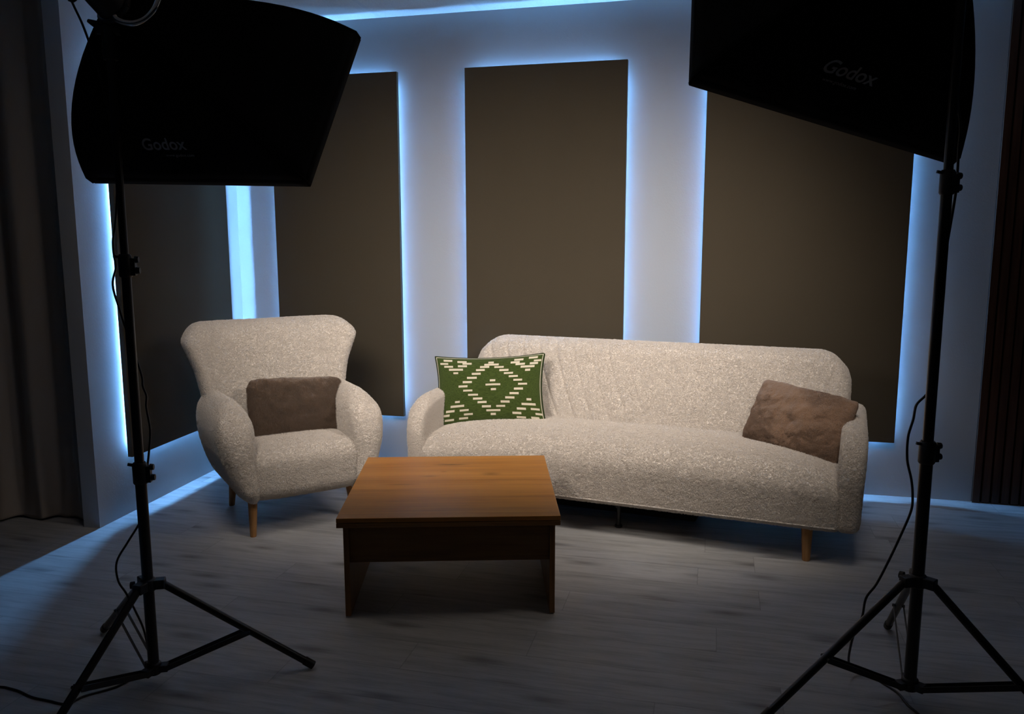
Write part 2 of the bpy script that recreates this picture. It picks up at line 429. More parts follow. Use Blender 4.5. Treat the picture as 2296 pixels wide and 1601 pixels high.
# left wall: local +x must run away from the corner so the panel front looks into the room
def left_panel():
    s0, s1 = .211, 1.225
    return acoustic_panel(K, -LD, LN, s0, s1, .300, 2.337, 'taupe fabric wall panel on the left side wall behind the lamp stand')
lp = left_panel()
# mirror: the panel's local -y must equal LN (into the room)
lp.rotation_euler = (0, 0, math.atan2(LD.y, LD.x)); lp.location = K - LD * 1.225 + Vector((0, 0, .300))

# ------------------------------------------------------------------ slatted wall covering
t = empty('slatted_wall_panel', K + WD * 4.281, math.atan2(WD.y, WD.x), 'dark walnut slatted wall panel at the right edge of the room', 'wall panel')
MB().box((0, -.009, .004), (1.82, 0, ZC - .01)).build('felt_backing', M['felt'], t, False)
mb = MB()
for k in range(40): mb.box((k * .0455, -.021, .004), (k * .0455 + .0345, -.009, ZC - .01))
mb.build('slats', M['slat_wood'], t, False)

# ------------------------------------------------------------------ curtain
def curtain():
    n = 340; x0, x1 = -3.9, -2.115
    rows = 46; P = np.zeros((rows, n, 3))
    xs = np.linspace(x0, x1, n)
    folds = 0.042 * np.sin((xs - x0) * 2 * math.pi / .23 + 1.1 * np.sin(xs * 5.1)) + .008 * np.sin((xs - x0) * 2 * math.pi / .105 + 2 * np.sin(xs * 3))
    for i in range(rows):
        tt = i / (rows - 1); z = .006 + tt**1.3 * (ZC - .03)
        flare = math.exp(-z / .22)
        sway = .018 * np.sin(xs * 9 + 2.2) * flare
        y = 3.935 - (xs + 2.1) * .08 + folds * (1 - .25 * (1 - math.exp(-z))) + sway - .03 * flare + .025 * flare * np.sin(xs * 31)
        P[i, :, 0] = xs + .012 * flare * np.sin(xs * 23); P[i, :, 1] = y; P[i, :, 2] = z + (.004 * (1 + np.sin(xs * 40)) if i == 0 else 0)
    P[:, :, 0] = np.minimum(P[:, :, 0], -2.108)
    o = MB().grid(P).build('curtain', M['curtain'], auto=False)
    s = o.modifiers.new('thickness', 'SOLIDIFY'); s.thickness = .003
    tag(o, 'beige floor-length curtain hanging in folds at the left edge', 'curtain')
curtain()

# ------------------------------------------------------------------ sofa
def leg_mesh(top, bot, r0, r1, n=20):
    return MB().tube([top, [(a + b) / 2 for a, b in zip(top, bot)], (bot[0], bot[1], bot[2] + .004), bot], [r0, (r0 + r1) / 2, r1, r1 * .9], n)
def build_sofa():
    t = empty('sofa', (1.276, 3.386, 0), R(-22), 'long cream boucle sofa with channel-stitched back on oak legs', 'sofa')
    U0, U1 = -1.930, .205
    # seat
    def d_seat(V):
        V = V.copy(); x = V[:, 0]; y = V[:, 1]; z = V[:, 2]
        mid = (-1.845 + .112) / 2; hw = (1.845 + .112) / 2
        q = np.clip(np.abs(x - mid) / hw, 0, 1)
        topw = np.clip((z - .25) / .17, 0, 1)
        drop = .045 * q**6 + .010 * q**2
        yy = np.clip((y + .07) / .5, 0, 1)
        crown = .018 * np.sin(np.clip((y + .06) / .5, 0, 1) * math.pi)
        z = z + topw * (crown - drop) - .012 * topw * np.exp(-((y + .06) / .06)**2)
        # front swells a little at mid height
        V[:, 1] = y; V[:, 2] = z
        V = corner_round(V, 1, 2, -.064, V[:, 2].max(), -1, 1, .085) if False else V
        return V
    def d_seat0(V): return d_seat(corner_round(V, 1, 2, -.066, .432, -1, 1, .10))
    V, F = rbox((-1.862, -.066, .160), (.128, .50, .432), .026, .03, d_seat0)
    soft('seat', V, F, M['boucle'], t, 3)
    # front lower welt
    o = MB().tube([(-1.85 + k * .0490, -.0665, .178) for k in range(41)], .0035, 8).build('welt', M['boucle'], t)
    # backrest
    SEAM = []
    def d_back(V):
        V = corner_round(V, 0, 2, .148, .833, 1, 1, .16); V = corner_round(V, 0, 2, -1.832, .833, -1, 1, .16)
        z = V[:, 2]
        # stitched channels: pressed seams that fan in from both ends
        sh = .52 * np.clip(.85 - z, 0, 1)**1.35; front = np.clip((.51 - V[:, 1]) / .03, 0, 1) * np.clip((z - .3) / .05, 0, 1)
        seam = np.zeros(len(V))
        for wc, cut, dep in (((V[:, 0] - sh + 1.755) / .098, 8.5, 1.0), ((.095 - V[:, 0] - sh) / .098, 3.5, .6)):
            f = np.abs(wc - np.round(wc)); ok = (wc > -.5) & (wc < cut)
            seam = np.maximum(seam, front * ok * dep * np.exp(-(f / .065)**2) * np.clip(1.1 - wc / 11, 0, 1))
        V[:, 1] += .012 * seam; SEAM.append(seam)
        V[:, 1] += .175 * np.clip((z - .33) / .5, 0, 1.1)**1.05
        return V
    V, F = rbox((-1.832, .435, .20), (.148, .585, .833), .062, .0065, d_back)
    bk = soft('backrest', V, F, M['boucle'], t, 0, lump=.0008)
    vg = bk.vertex_groups.new(name='pile_length'); q = np.round((1 - .30 * SEAM[0]) * 20) / 20
    for wv in np.unique(q): vg.add([int(i) for i in np.nonzero(q == wv)[0]], float(wv), 'REPLACE')
    bk.particle_systems[0].vertex_group_length = 'pile_length'
    for sgn, xa, xb in ((-1, U0, -1.842), (1, .108, U1)):
        def d_arm(V):
            V = corner_round(V, 1, 2, -.066, .572, -1, 1, .20)
            V = corner_round(V, 1, 2, .68, .572, 1, 1, .10)
            z = V[:, 2]; y = V[:, 1]
            V[:, 2] += np.clip(y, 0, .5) * .04 * np.clip((z - .2) / .3, 0, 1)
            V[:, 0] += sgn * .016 * np.clip((z - .2) / .4, 0, 1)
            return V
        V, F = rbox((xa, -.066, .160), (xb, .68, .572), .036, .028, d_arm)
        soft('arm', V, F, M['boucle'], t, 3)
    for x, y in ((0, 0), (-1.74, 0), (0, .56), (-1.74, .56)):
        dx = .012 if x == 0 else -.012
        leg_mesh((x, y, .185), (x + dx * .2, y + (0 if y == 0 else .03), 0), .026, .017).build('leg', M['oak_leg'], t)
    V, F = rbox((-1.42, .16, .05), (-.50, .50, .165), .01, .1)  # added black box: blocks strip light and darkens the floor below the seat
    o = MB().add(V, F).build('shade_box', M['felt'], t); o['label'] = 'dark box added under the seat to deepen the shade'
    # steel centre support under the seat
    mb = MB(); mb.tube([(-.86, .10, .0), (-.86, .10, .18)], .010, 12); mb.tube([(-.86, .10, .0), (-.86, .10, .010)], .018, 16); mb.tube([(-.86, .10, .10), (-.86, .10, .118)], .021, 6)
    o = mb.build('support_leg', M['black_metal'], t); o['label'] = 'black metal support leg under the middle'
    return t
build_sofa()

# ------------------------------------------------------------------ armchair
def build_armchair():
    t = empty('armchair', (-1.0057, 3.8088, 0), R(31), 'cream boucle wing armchair with flared back and plump arms on oak legs', 'armchair')
    def prof(z, zs, vs): return np.interp(z, zs, vs)
    def d_seat(V):
        V = V.copy(); x, y, z = V.T.copy()
        top = np.clip((z - .25) / .15, 0, 1)
        V[:, 2] += top * (.022 * np.sin(np.clip((y + .1) / .48, 0, 1) * math.pi) * (1 - (x / .30)**2) - .010)
        low = np.clip((.34 - z) / .16, 0, 1)
        V[:, 1] += np.where(y < .1, .012 * low**1.6, 0)
        V[:, 1] -= np.where(y < .1, .018 * (1 - (x / .3)**2), 0)
        return V
    V, F = rbox((-.275, -.088, .180), (.275, .44, .425), .070, .03, d_seat)
    soft('seat', V, F, M['boucle'], t, 3)
    def d_back(V):
        V = V.copy(); z = V[:, 2]
        hw = prof(z, [.18, .35, .50, .64, .74, .84, .91, .97], [.24, .31, .345, .368, .388, .427, .460, .474])
        k = V[:, 0] / .46; V[:, 0] = k * hw
        V = corner_round(V, 0, 2, .474, .962, 1, 1, .15); V = corner_round(V, 0, 2, -.474, .962, -1, 1, .15)
        z = V[:, 2]
        V[:, 1] += .150 * np.clip((z - .38) / .55, 0, 1.2)
        wing = np.clip(np.abs(V[:, 0]) - .13, 0, 1)
        V[:, 1] -= 1.10 * wing**1.75 * np.clip((z - .30) / .3, 0, 1)
        V[:, 2] += .012 * (np.abs(V[:, 0]) / .45)**2 * np.clip((z - .8) / .15, 0, 1)
        return V
    V, F = rbox((-.46, .365, .185), (.46, .560, .962), .085, .032, d_back)
    soft('backrest', V, F, M['boucle'], t, 3)
    for sgn in (-1, 1):
        def d_arm(V):
            V = V.copy()
            V = corner_round(V, 1, 2, -.115, .642, -1, 1, .25)
            V = corner_round(V, 1, 2, -.115, .172, -1, -1, .08)
            x, y, z = V.T.copy()
            # x runs 0 (inner) .. .20 (outer)
            k = x / .20
            outer = prof(z, [.17, .22, .30, .40, .50, .57, .645], [.300, .342, .378, .408, .420, .412, .385])
            inner = prof(z, [.17, .40, .50, .58, .645], [.215, .232, .232, .240, .258])
            back = np.clip((y - .1) / .35, 0, 1)
            outer = outer - .025 * (1 - back) - .020 * back
            inner = inner + .02 * back
            X = inner + (outer - inner) * k
            V[:, 0] = sgn * X; V[:, 2] = z
            return V
        V, F = rbox((0, -.115, .172), (.20, .50, .642), .085, .03, d_arm)
        if sgn < 0: F = [f[::-1] for f in F]
        soft('arm', V, F, M['boucle'], t, 3)
    for x, y in ((-.25, 0), (.25, 0), (-.235, .52), (.235, .52)):
        s = 1 if x > 0 else -1; b = 1 if y > .1 else -1
        leg_mesh((x - s * .012, y - b * .03, .205), (x, y, 0), .024, .015).build('leg', M['oak_leg'], t)
    return t
build_armchair()

# ------------------------------------------------------------------ cushions
def cushion_mesh(W, H, T, nx, ny, pinch=.055, sag=0.0, cr=0.0):
    """two bulged skins stitched at the rim; returns front grid, back grid (rows x cols x 3) in x (width), z (height), -y front"""
    u = np.linspace(-1, 1, nx); v = np.linspace(-1, 1, ny); U_, V_ = np.meshgrid(u, v)
    prof = np.maximum(0, (1 - U_**2)) ** .5 * np.maximum(0, (1 - V_**2)) ** .5
    prof = prof ** .85
    X = U_ * W / 2 * (1 - pinch * (1 - V_**2)); Z = V_ * H / 2 * (1 - pinch * 1.3 * (1 - U_**2))
    X = X * np.sqrt(1 - cr * V_**6 * U_**2); Z = Z * np.sqrt(1 - cr * U_**6 * V_**2)
    Z = Z - sag * (1 - U_**2) * (V_ > -2) * .02
    wr = .0035 * np.sin(U_ * 9 + V_ * 3) * (1 - U_**2) * (1 - V_**2) + .003 * np.sin(V_ * 11 - U_ * 5) * (1 - V_**2) * (1 - U_**2)
    Yf = -(T / 2) * prof - wr; Yb = (T / 2) * prof
    return np.stack([X, Yf, Z], 2), np.stack([X, Yb, Z], 2), U_, V_
def place(o, base, c, ex, ey):
    """local x->ex, z->ey, -y->normal, in the frame of furniture matrix base"""
    ex = Vector(ex).normalized(); ey = Vector(ey); ey = (ey - ex * ey.dot(ex)).normalized(); n = ex.cross(ey)   # n = outward front
    m = Matrix(((ex.x, -n.x, ey.x, c[0]), (ex.y, -n.y, ey.y, c[1]), (ex.z, -n.z, ey.z, c[2]), (0, 0, 0, 1)))
    o.matrix_world = base @ m
def bmat(loc, deg): return Matrix.Translation(loc) @ Matrix.Rotation(R(deg), 4, 'Z')
SOFA = bmat((1.276, 3.386, 0), -22); CHAIR = bmat((-1.0057, 3.8088, 0), 31)
def closed_cushion(name, mat, W, H, T, nx, ny, lv, **kw):
    Fg, Bg, U_, V_ = cushion_mesh(W, H, T, nx, ny, **kw)
    mb = MB(); mb.grid(Fg); mb.grid(Bg[:, ::-1])
    me = bpy.data.meshes.new(name); me.from_pydata(mb.v, [], mb.f)
    bm = bmesh.new(); bm.from_mesh(me); bmesh.ops.remove_doubles(bm, verts=bm.verts, dist=1e-5); bmesh.ops.recalc_face_normals(bm, faces=bm.faces); bm.to_mesh(me); bm.free()
    me.materials.append(mat); me.shade_smooth()
    o = bpy.data.objects.new(name, me); COL.objects.link(o); return o
def fur_cushion(name, mat, W, H, T, base, c, ex, ey, label, group=None, **kw):
    o = closed_cushion(name, mat, W, H, T, 37, 27, 2, **kw)
    fluffy(o, 2, 0, .010, .002)
    ps = o.modifiers.new('pile', 'PARTICLE_SYSTEM').particle_system; st = ps.settings
    st.type = 'HAIR'; st.count = 9000; st.hair_length = .011; st.hair_step = 3; st.render_step = 3; st.display_step = 3
    st.child_type = 'INTERPOLATED'; st.rendered_child_count = 9; st.child_percent = 9
    st.roughness_1 = .006; st.roughness_1_size = .03; st.roughness_2 = .010; st.roughness_endpoint = .004; st.child_length = 1.0
    st.root_radius = .55; st.tip_radius = .12; st.radius_scale = .0012; st.use_modifier_stack = True; st.clump_factor = .35
    st.effector_weights.gravity = 0; st.tangent_factor = 0; st.object_align_factor = (.0, .0, -.004)
    ps.seed = 3; place(o, base, c, ex, ey)
    return tag(o, label, 'cushion', group)
fur_cushion('lumbar_cushion', M['fur'], .495, .325, .15, CHAIR, (.062, .262, .538), (.997, 0, -.055), (.05, .36, .93), 'brown fleece lumbar cushion leaning in the cream armchair', pinch=.015, cr=.14)
fur_cushion('lumbar_cushion', M['fur2'], .485, .335, .15, SOFA, (-.070, .315, .545), (.905, -.40, -.105), (.20, .42, .88), 'brown fur lumbar cushion tilted against the right arm of the sofa', pinch=.015, cr=.12)

DASH = [(1095,641,90),(1105,711,245),(1115,789,88),(1038,316,85),(1048,357,230),(943,402,150),(880,462,145),(812,530,150),(740,605,165),(668,683,158),(597,765,155),(686,835,158),(775,902,165),(858,962,155),(937,1019,150),(1013,1086,148),(1128,1142,232),(1127,1204,85),
(1174,397,150),(1260,448,150),(1343,500,150),(1428,553,152),(1509,609,150),(1595,671,147),(1532,753,150),(1468,834,153),(1399,910,152),(1325,985,148),(1248,1062,150),
(343,312,145),(570,320,150),(651,348,148),(277,376,135),(350,424,147),(580,400,150),(470,472,238),(469,534,82),
(1470,267,145),(1690,240,140),(1420,315,145),(1509,345,150),(1770,290,115),(1725,333,130),(1636,386,222),(1649,443,82),
(513,1033,82),(520,1104,240),(406,1192,150),(642,1172,153),(336,1266,135),(720,1233,150),(408,1335,155),(642,1302,150),
(1711,906,82),(1708,981,232),(1589,1068,148),(1812,1045,143),(1512,1147,148),(1870,1110,120),(1578,1206,148),(1800,1180,130)]
def woven_pattern():
    """dash centres on the woven cloth as (u, v, width) fractions"""
    TL, TR, BR, BL = map(np.array, ((135., 250.), (1850., 175.), (1960., 1255.), (170., 1450.)))
    out = []
    for x, y, wd in DASH:
        u, v = .5, .5; p = np.array([x, y], float)
        for _ in range(12):
            top = TL + (TR - TL) * u; bot = BL + (BR - BL) * u
            q = top + (bot - top) * v; du = (TR - TL) * (1 - v) + (BR - BL) * v; dv = bot - top
            s = np.linalg.solve(np.array([du, dv]).T, p - q); u += s[0]; v += s[1]
        L = np.linalg.norm((TR - TL) * (1 - v) + (BR - BL) * v)
        out.append((u * 2 - 1, 1 - v * 2, wd / L * 2))
    return out
def green_cushion():
    W, H, T = .600, .392, .14
    nx, ny = 361, 251
    Fg, Bg, U_, V_ = cushion_mesh(W, H, T, nx, ny, pinch=.075)
    mb = MB(); mb.grid(Fg); nf = len(mb.f); mb.grid(Bg[::6, ::6][:, ::-1])
    me = bpy.data.meshes.new('patterned_cushion'); me.from_pydata(mb.v, [], mb.f)
    o = bpy.data.objects.new('patterned_cushion', me); COL.objects.link(o)
    me.materials.append(M['green']); me.materials.append(M['cream_yarn']); me.shade_smooth()
    uc = (U_[:-1, :-1] + U_[1:, 1:]) / 2; vc = (V_[:-1, :-1] + V_[1:, 1:]) / 2
    # cloth coordinates undo the pinch of the outline
    mask = np.zeros(uc.shape, bool)
    for u, v, wd in woven_pattern():
        mask |= (np.abs(uc - u - 0) < wd / 2) & (np.abs(vc - v) < .030)
    edge = np.maximum((1 - np.abs(uc)) * W / H, 1 - np.abs(vc)) * 0 + np.minimum((1 - np.abs(uc)) * W / H, 1 - np.abs(vc))
    mask |= (edge > .022) & (edge < .040)
    idx = np.zeros(len(me.polygons), np.int32); idx[:nf] = mask.ravel().astype(np.int32)
    me.polygons.foreach_set('material_index', idx)
    place(o, SOFA, (-1.640, .335, .577), (.957, .285, .045), (-.10, .33, .94))
    tag(o, 'green patterned cushion with cream dashes at the left end of the sofa', 'cushion')
    rim = [Vector(Fg[0, j]) for j in range(0, nx, 6)] + [Vector(Fg[i, -1]) for i in range(6, ny, 6)] + [Vector(Fg[-1, j]) for j in range(nx - 7, -1, -6)] + [Vector(Fg[i, 0]) for i in range(ny - 7, -1, -6)]
    rim.append(rim[0])
    MB().tube(rim, .0035, 8).build('piping', M['dark_green'], o)
green_cushion()

# ------------------------------------------------------------------ coffee table
def build_table():
    t = empty('coffee_table', (-.242, 3.225, 0), R(1.9), 'low square oak coffee table with a double-leaf top', 'table')
    w = .403; d = .410
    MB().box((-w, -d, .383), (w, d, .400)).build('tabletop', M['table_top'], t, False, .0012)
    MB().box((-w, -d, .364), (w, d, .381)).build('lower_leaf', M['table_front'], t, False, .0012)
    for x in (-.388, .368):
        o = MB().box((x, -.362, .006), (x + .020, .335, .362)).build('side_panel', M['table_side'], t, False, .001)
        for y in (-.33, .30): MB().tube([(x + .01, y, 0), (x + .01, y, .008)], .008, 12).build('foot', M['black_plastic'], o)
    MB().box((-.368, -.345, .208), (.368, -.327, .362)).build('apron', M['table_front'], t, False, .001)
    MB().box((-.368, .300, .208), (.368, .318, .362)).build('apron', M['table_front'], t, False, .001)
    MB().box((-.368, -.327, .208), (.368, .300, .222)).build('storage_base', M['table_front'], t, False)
    return t
build_table()

# ------------------------------------------------------------------ light stands
def light_stand(pos, angs, zhub, colr, z1, z2, ztop, label, knob_ang, lean):
    t = empty('light_stand', (pos[0], pos[1], 0), 0, label, 'light stand', 'tripod light stands')
    bm_ = M['black_metal']
    MB().tube([(0, 0, .045), (0, 0, z1)], colr, 20).build('column', bm_, t)
    MB().tube([(0, 0, z1 - .06), (0, 0, z2)], colr - .0028, 20).build('middle_tube', bm_, t)
    MB().tube([(0, 0, z2 - .06), (0, 0, ztop)], colr - .0052, 20).build('upper_tube', bm_, t)
    # height clamps with two wing knobs
    for zc, rr in ((z1, colr), (z2, colr - .0026)):
        mb = MB(); mb.tube([(0, 0, zc - .055), (0, 0, zc - .05), (0, 0, zc + .005), (0, 0, zc + .012)], [rr + .002, rr + .005, rr + .005, rr + .001], 20)
        c, s = math.cos(knob_ang), math.sin(knob_ang)
        mb.box((-.006, -.010, -.05), (.012, .010, .0), Matrix.Translation((c * (rr + .003), s * (rr + .003), zc)) @ Matrix.Rotation(knob_ang, 4, 'Z'))
        cl = mb.build('height_clamp', M['black_plastic'], t)
        for dz, ln in ((-.004, .024), (-.036, .026)):
            k = MB().tube([(c * (rr + .002), s * (rr + .002), zc + dz), (c * (rr + ln * .5), s * (rr + ln * .5), zc + dz), (c * (rr + ln * .55), s * (rr + ln * .55), zc + dz), (c * (rr + ln), s * (rr + ln), zc + dz)], [.004, .004, .0105, .009], 12).build('knob', M['black_plastic'], cl)
        w_ = MB().box((0, -.003, -.004), (.018, .003, .004), Matrix.Translation((-c * rr, -s * rr, zc + .003)) @ Matrix.Rotation(knob_ang + math.pi, 4, 'Z') @ Matrix.Rotation(R(-12), 4, 'Y')).build('lever', M['black_plastic'], cl)
    # shoulder hub
    mb = MB(); mb.tube([(0, 0, zhub - .022), (0, 0, zhub - .018), (0, 0, zhub + .012), (0, 0, zhub + .018)], [colr + .003, colr + .008, colr + .008, colr + .003], 24)
    for a in angs:
        mb.box((colr, -.016, -.016), (colr + .034, .016, .014), Matrix.Translation((0, 0, zhub)) @ Matrix.Rotation(R(a), 4, 'Z'))
    hub = mb.build('shoulder_hub', M['black_plastic'], t, bevel=.003)
    ka = R(angs[0] + 60)
    MB().tube([(math.cos(ka) * colr, math.sin(ka) * colr, zhub), (math.cos(ka) * (colr + .02), math.sin(ka) * (colr + .02), zhub), (math.cos(ka) * (colr + .022), math.sin(ka) * (colr + .022), zhub), (math.cos(ka) * (colr + .034), math.sin(ka) * (colr + .034), zhub)], [.004, .004, .012, .011], 12).build('knob', M['black_plastic'], hub)
    mb = MB(); mb.tube([(0, 0, .040), (0, 0, .044), (0, 0, .075), (0, 0, .080)], [colr, colr + .006, colr + .006, colr + .001], 24)
    for a in angs:
        mb.box((colr, -.015, .048), (colr + .026, .015, .070), Matrix.Rotation(R(a), 4, 'Z'))
    mb.build('lower_hub', M['black_plastic'], t, bevel=.002)
    Rf = .482; r0 = colr + .030
    for a in angs:
        c, s = math.cos(R(a)), math.sin(R(a))
        P0 = Vector((c * r0, s * r0, zhub - .006)); P1 = Vector((c * Rf, s * Rf, .014))
        leg = MB().tube([P0, P1], .0118, 16).build('leg', bm_, t)
        MB().tube([P1 - (P1 - P0).normalized() * .03, P1 + (P1 - P0).normalized() * .004], .0138, 16).build('foot_cap', M['black_plastic'], leg)
        Q = P0.lerp(P1, .56); n = Vector((-s, c, 0))
        q0 = Vector((c * (colr + .018), s * (colr + .018), .059)); d = (Q - q0).normalized(); upv = n.cross(d)
        mb = MB()
        for sd in (-1, 1):
            o_ = n * (.0145 * sd)
            vs = []
            for p in (q0, Q):
                for ww in (-1, 1):
                    for th in (0, 1): vs.append(p + o_ + upv * (.0085 * ww) + n * (.0018 * th * sd))
            mb.add(vs, [(0, 1, 3, 2), (4, 6, 7, 5), (0, 2, 6, 4), (1, 5, 7, 3), (0, 4, 5, 1), (2, 3, 7, 6)])
        mb.tube([Q - n * .019, Q + n * .019], .005, 10)
        mb.build('brace', bm_, t, False)
    return t
L_POS = (-1.126, 2.392); R_POS = (1.200, 2.294)
light_stand(L_POS, (133.5, 12.0, -107.5), .338, .0165, .713, 1.337, 2.10, 'black tripod light stand on the left, holding the left softbox', R(8), 0)
light_stand(R_POS, (72.4, 192.4, -47.6), .390, .0180, .800, 1.565, 2.25, 'black tripod light stand on the right, holding the right softbox', R(8), 0)

# ------------------------------------------------------------------ softboxes
def bez(p0, p1, p2, t): return p0 * (1 - t)**2 + p1 * 2 * t * (1 - t) + p2 * t * t
def softbox(name, c, b, a, d, ap, bulge, light, label, logo, mast, lean=.2):
    """c lower left, b lower right, a, d the upper pair (a above c or b as given by order c-b-a-d around the rim)"""
    C_, B_, A_, D_ = (Vector(x) for x in (c, b, a, d)); ap = Vector(ap)
    ctr = (C_ + B_ + A_ + D_) / 4; n = (B_ - C_).cross(A_ - B_).normalized()
    if n.dot(ctr - ap) < 0: n = -n
    t = empty(name, ap, 0, label, 'softbox', 'softboxes on stands')
    cs = [C_, B_, A_, D_]
    def rib(i):
        q = cs[i]; out = (q - ctr).normalized(); s0 = ap + out * .045
        mid = (s0 + q) / 2 + out * bulge - n * bulge * .35
        return lambda tt: bez(s0, mid, q, tt)
    ribs = [rib(i) for i in range(4)]
    nt, ns = 22, 18
    def surf(i, tt, ss):
        P, Q = ribs[i](tt), ribs[(i + 1) % 4](tt); p = P.lerp(Q, ss)
        inward = (ctr - (cs[i] + cs[(i + 1) % 4]) / 2).normalized()
        return p + inward * (.020 * math.sin(math.pi * ss) * math.sin(math.pi * min(1, tt)))
    mb = MB()
    for i in range(4):
        mb.grid([[surf(i, tt, ss) - ap for ss in np.linspace(0, 1, ns)] for tt in np.linspace(0, 1, nt)])
        # short lip in front of the diffuser
        P, Q = cs[i], cs[(i + 1) % 4]
        mb.grid([[P.lerp(Q, ss) - ap + n * k for ss in np.linspace(0, 1, ns)] for k in (0, .035)])
    o = mb.build('shell', M['black_fabric'], t)
    s = o.modifiers.new('thickness', 'SOLIDIFY'); s.thickness = .003; s.offset = 0
    for i in range(4):
        pts = [ribs[i](tt) - ap for tt in np.linspace(0, 1, 16)] ; pts.append(pts[-1] + (n * .028))
        MB().tube(pts, [.005] * 15 + [.006, .006], 8).build('rod', M['black_fabric'], t)
    # diffuser
    g = []
    for vv in np.linspace(0, 1, 9):
        g.append([(C_.lerp(B_, uu).lerp(D_.lerp(A_, uu), vv)) - ap + (ctr - (C_.lerp(B_, uu).lerp(D_.lerp(A_, uu), vv))) * .02 + n * (.004 + .015 * math.sin(math.pi * uu) * math.sin(math.pi * vv)) for uu in np.linspace(0, 1, 9)])
    df = MB().grid(g).build('diffuser', M[light], t); df['label'] = 'glowing white diffuser'
    # the flash tube's light leaving the front cloth
    ld = bpy.data.lights.new('softbox_light', 'AREA'); ld.shape = 'RECTANGLE'; ld.size = (B_ - C_).length * .92; ld.size_y = (D_ - C_).length * .9
    ld.energy = SOFTBOX_WATTS['left' if 'left' in light else 'right']; ld.color = SOFTBOX_COLOR; ld.spread = R(SOFTBOX_SPREAD['left' if 'left' in light else 'right'])
    lo = bpy.data.objects.new('softbox_light', ld); COL.objects.link(lo); lo.parent = t
    ez = -n; ex_ = (B_ - C_).normalized(); ey_ = ez.cross(ex_)
    p_ = ctr - ap + n * .032
    lo.matrix_local = Matrix(((ex_.x, ey_.x, ez.x, p_.x), (ex_.y, ey_.y, ez.y, p_.y), (ex_.z, ey_.z, ez.z, p_.z), (0, 0, 0, 1)))
    # speed ring and lamp body behind it
    e1 = (B_ - C_).normalized(); e2 = n.cross(e1).normalized()
    ring = [e1 * .045 * math.cos(q) + e2 * .045 * math.sin(q) for q in np.linspace(0, 2 * math.pi, 33)]
    MB().tube(ring, .010, 10).build('speed_ring', M['black_metal'], t)
    MB().tube([n * .02, n * -.005, n * -.02, n * -.085, n * -.10], [.040, .044, .044, .040, .03], 24).build('lamp_head', M['black_plastic'], t)
    top = Vector((mast[0], mast[1], mast[2])) - ap
    mb = MB(); mb.tube([top - Vector((0, 0, .11)), top - Vector((0, 0, .02))], [.020, .020], 18)
    mb.tube([top - Vector((0, 0, .05)), top, -n * .045], [.014, .013, .013], 12)
    mb.tube([top + Vector((-.03, -.006, -.028)), top + Vector((.03, .006, -.028))], .016, 14)
    bk = mb.build('tilt_bracket', M['black_plastic'], t)
    MB().tube([top + Vector((-.006, -.007, -.028)), top + Vector((-.020, -.007, -.024)), top + Vector((-.030, -.008, -.016)), top + Vector((-.052, -.008, -.006))], [.005, .011, .011, .005], 10).build('wing_screw', M['black_plastic'], bk)
    # printed name on the lower side
    for (txt, size, tu, ss0, dt) in logo:
        cu = bpy.data.curves.new('print', 'FONT'); cu.body = txt; cu.size = size; cu.align_x = 'CENTER'; cu.shear = lean
        cu.space_character = 1.0; cu.offset = .0012 if size > .05 else 0
        tmp = bpy.data.objects.new('print', cu); me = bpy.data.meshes.new_from_object(tmp); bpy.data.objects.remove(tmp)
        L = (B_ - C_).length
        bm = bmesh.new(); bm.from_mesh(me); bmesh.ops.triangulate(bm, faces=bm.faces)
        for _ in range(1): bmesh.ops.subdivide_edges(bm, edges=[e for e in bm.edges if e.calc_length() > .012], cuts=1)
        Hl = (ribs[0](1) - ribs[0](0)).length
        for v in bm.verts:
            x, y = v.co.x, v.co.y
            ts, st = tu - (y + dt) / Hl, ss0 + x / L
            p = surf(0, ts, st); px = surf(0, ts, st + .01) - p; py = surf(0, ts - .01, st) - p
            nn = px.cross(py).normalized()
            if nn.dot(Vector((0, 0, CAM_H)) - p) < 0: nn = -nn
            v.co = p - ap + nn * .0035
        bm.to_mesh(me); bm.free(); me.materials.append(M['print'])
        ob = bpy.data.objects.new('logo' if size > .05 else 'web_address', me); COL.objects.link(ob); ob.parent = t
    return t
softbox('softbox', (-1.4395, 2.828, 1.598), (-.620, 2.491, 1.566), (-.500, 2.737, 2.045), (-1.320, 3.074, 2.077), (-1.110, 2.400, 2.030), .115, 'soft_left',
        'black softbox at the upper left, above the armchair', [('Godox', .070, .80, .47, 0), ('www.godox.com', .018, .80, .53, -.030)], (-1.126, 2.392, 2.0))
softbox('softbox', (.531, 2.464, 1.856), (1.381, 2.583, 1.637), (1.452, 2.908, 2.087), (.602, 2.789, 2.306), (1.150, 2.300, 2.215), .075, 'soft_right',
        'black softbox at the upper right, above the sofa', [('Godox', .070, .79, .46, 0), ('www.godox.com', .018, .79, .45, -.030)], (1.200, 2.294, 2.17))

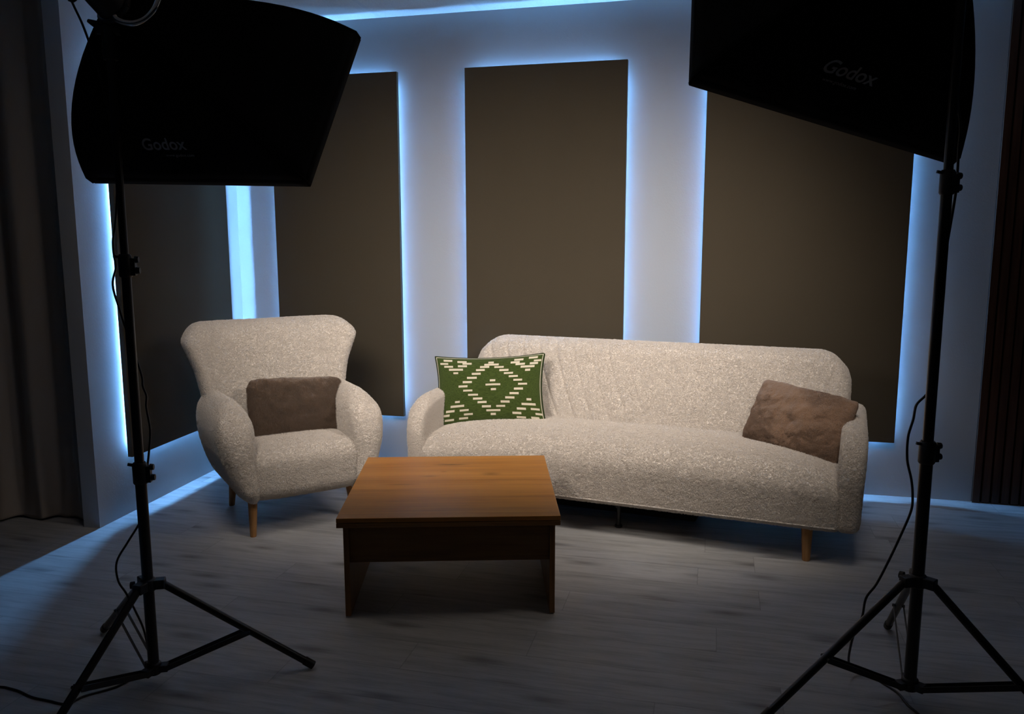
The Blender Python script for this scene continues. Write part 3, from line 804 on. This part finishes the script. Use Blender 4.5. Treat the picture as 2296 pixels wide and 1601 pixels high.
# ------------------------------------------------------------------ cables
def smooth_path(pts, k=6):
    P = [Vector(p) for p in pts]; out = []
    for i in range(len(P) - 1):
        a = P[max(0, i - 1)]; b = P[i]; c = P[i + 1]; d = P[min(len(P) - 1, i + 2)]
        for j in range(k):
            t = j / k
            out.append(.5 * ((2 * b) + (c - a) * t + (2 * a - 5 * b + 4 * c - d) * t * t + (3 * b - a - 3 * c + d) * t**3))
    out.append(P[-1]); return out
def cable(pts, r, label):
    o = MB().tube(smooth_path(pts), r, 10).build('power_cable', M['cable'])
    return tag(o, label, 'cable')
lc = cable([(-1.150, 2.36, 2.16), (-1.215, 2.42, 2.20), (-1.262, 2.44, 2.12), (-1.244, 2.43, 2.062), (-1.217, 2.43, 1.995), (-1.197, 2.43, 1.926), (-1.172, 2.44, 1.80), (-1.150, 2.43, 1.60), (-1.149, 2.415, 1.50), (-1.157, 2.41, 1.428), (-1.166, 2.41, 1.387), (-1.166, 2.41, 1.345), (-1.163, 2.41, 1.31),
  (-1.176, 2.41, 1.257), (-1.159, 2.41, 1.178), (-1.136, 2.415, 1.08), (-1.112, 2.415, .99), (-1.108, 2.41, .955), (-1.099, 2.41, .925), (-1.102, 2.41, .89), (-1.095, 2.41, .822), (-1.102, 2.41, .76), (-1.125, 2.425, .66), (-1.140, 2.43, .56), (-1.160, 2.43, .515), (-1.199, 2.43, .456), (-1.237, 2.43, .393), (-1.237, 2.43, .332), (-1.215, 2.43, .290),
  (-1.190, 2.43, .231), (-1.172, 2.44, .160), (-1.172, 2.46, .060), (-1.185, 2.47, .008), (-1.210, 2.440, .0035), (-1.243, 2.378, .0035), (-1.315, 2.328, .0035), (-1.346, 2.285, .0035), (-1.41, 2.302, .0035), (-1.477, 2.324, .0035), (-1.557, 2.366, .0035), (-1.649, 2.379, .0035), (-1.90, 2.33, .0035)],
  .0033, 'thin black cable looping down the left light stand and across the floor')
MB().tube([(-1.262, 2.44, 2.125), (-1.259, 2.44, 2.12), (-1.240, 2.43, 2.062), (-1.238, 2.43, 2.056)], [.006, .013, .013, .005], 12).build('inline_switch', M['black_plastic'], lc)
cable([(1.170, 2.32, 2.19), (1.235, 2.34, 2.17), (1.243, 2.33, 2.08), (1.239, 2.33, 2.018), (1.230, 2.34, 1.95), (1.225, 2.33, 1.80), (1.232, 2.31, 1.70), (1.233, 2.31, 1.639), (1.234, 2.31, 1.579), (1.234, 2.31, 1.519), (1.224, 2.31, 1.408), (1.215, 2.31, 1.309), (1.214, 2.31, 1.183), (1.211, 2.31, 1.081), (1.217, 2.315, .977),
  (1.200, 2.325, .940), (1.167, 2.31, .914), (1.146, 2.28, .879), (1.135, 2.28, .827), (1.137, 2.28, .761), (1.153, 2.28, .701), (1.160, 2.28, .655), (1.159, 2.28, .608), (1.134, 2.28, .533), (1.101, 2.28, .448), (1.072, 2.28, .382), (1.049, 2.29, .334), (1.046, 2.30, .271), (1.032, 2.31, .221), (1.030, 2.33, .160), (1.050, 2.38, .080),
  (1.100, 2.44, .015), (1.144, 2.435, .0035), (1.170, 2.383, .0035), (1.188, 2.332, .0035), (1.187, 2.272, .0035), (1.196, 2.223, .0035), (1.205, 2.138, .0035), (1.22, 1.90, .0035)],
  .0036, 'thin black cable hanging beside the right light stand down to the floor')

for o in bpy.data.objects:
    if o.name == 'tilt_bracket':
        P_ = [(-1.0793, 2.33, 1.9923), (-1.0727, 2.33, 1.983), (-1.0514, 2.33, 1.9749), (-1.0236, 2.33, 1.9737), (-.9961, 2.335, 1.9863), (-.9725, 2.34, 2.0128), (-.9605, 2.35, 2.0472)]
        off = Vector((-1.110, 2.400, 2.030)) if o.parent.location.x < 0 else Vector((-1.110, 2.400, 1.96))
        h_ = MB().tube(smooth_path([Vector(q) - off for q in P_]), [.0078] * 37, 14).build('handle', M['chrome'], o)
        h_['label'] = 'shiny curved metal handle'
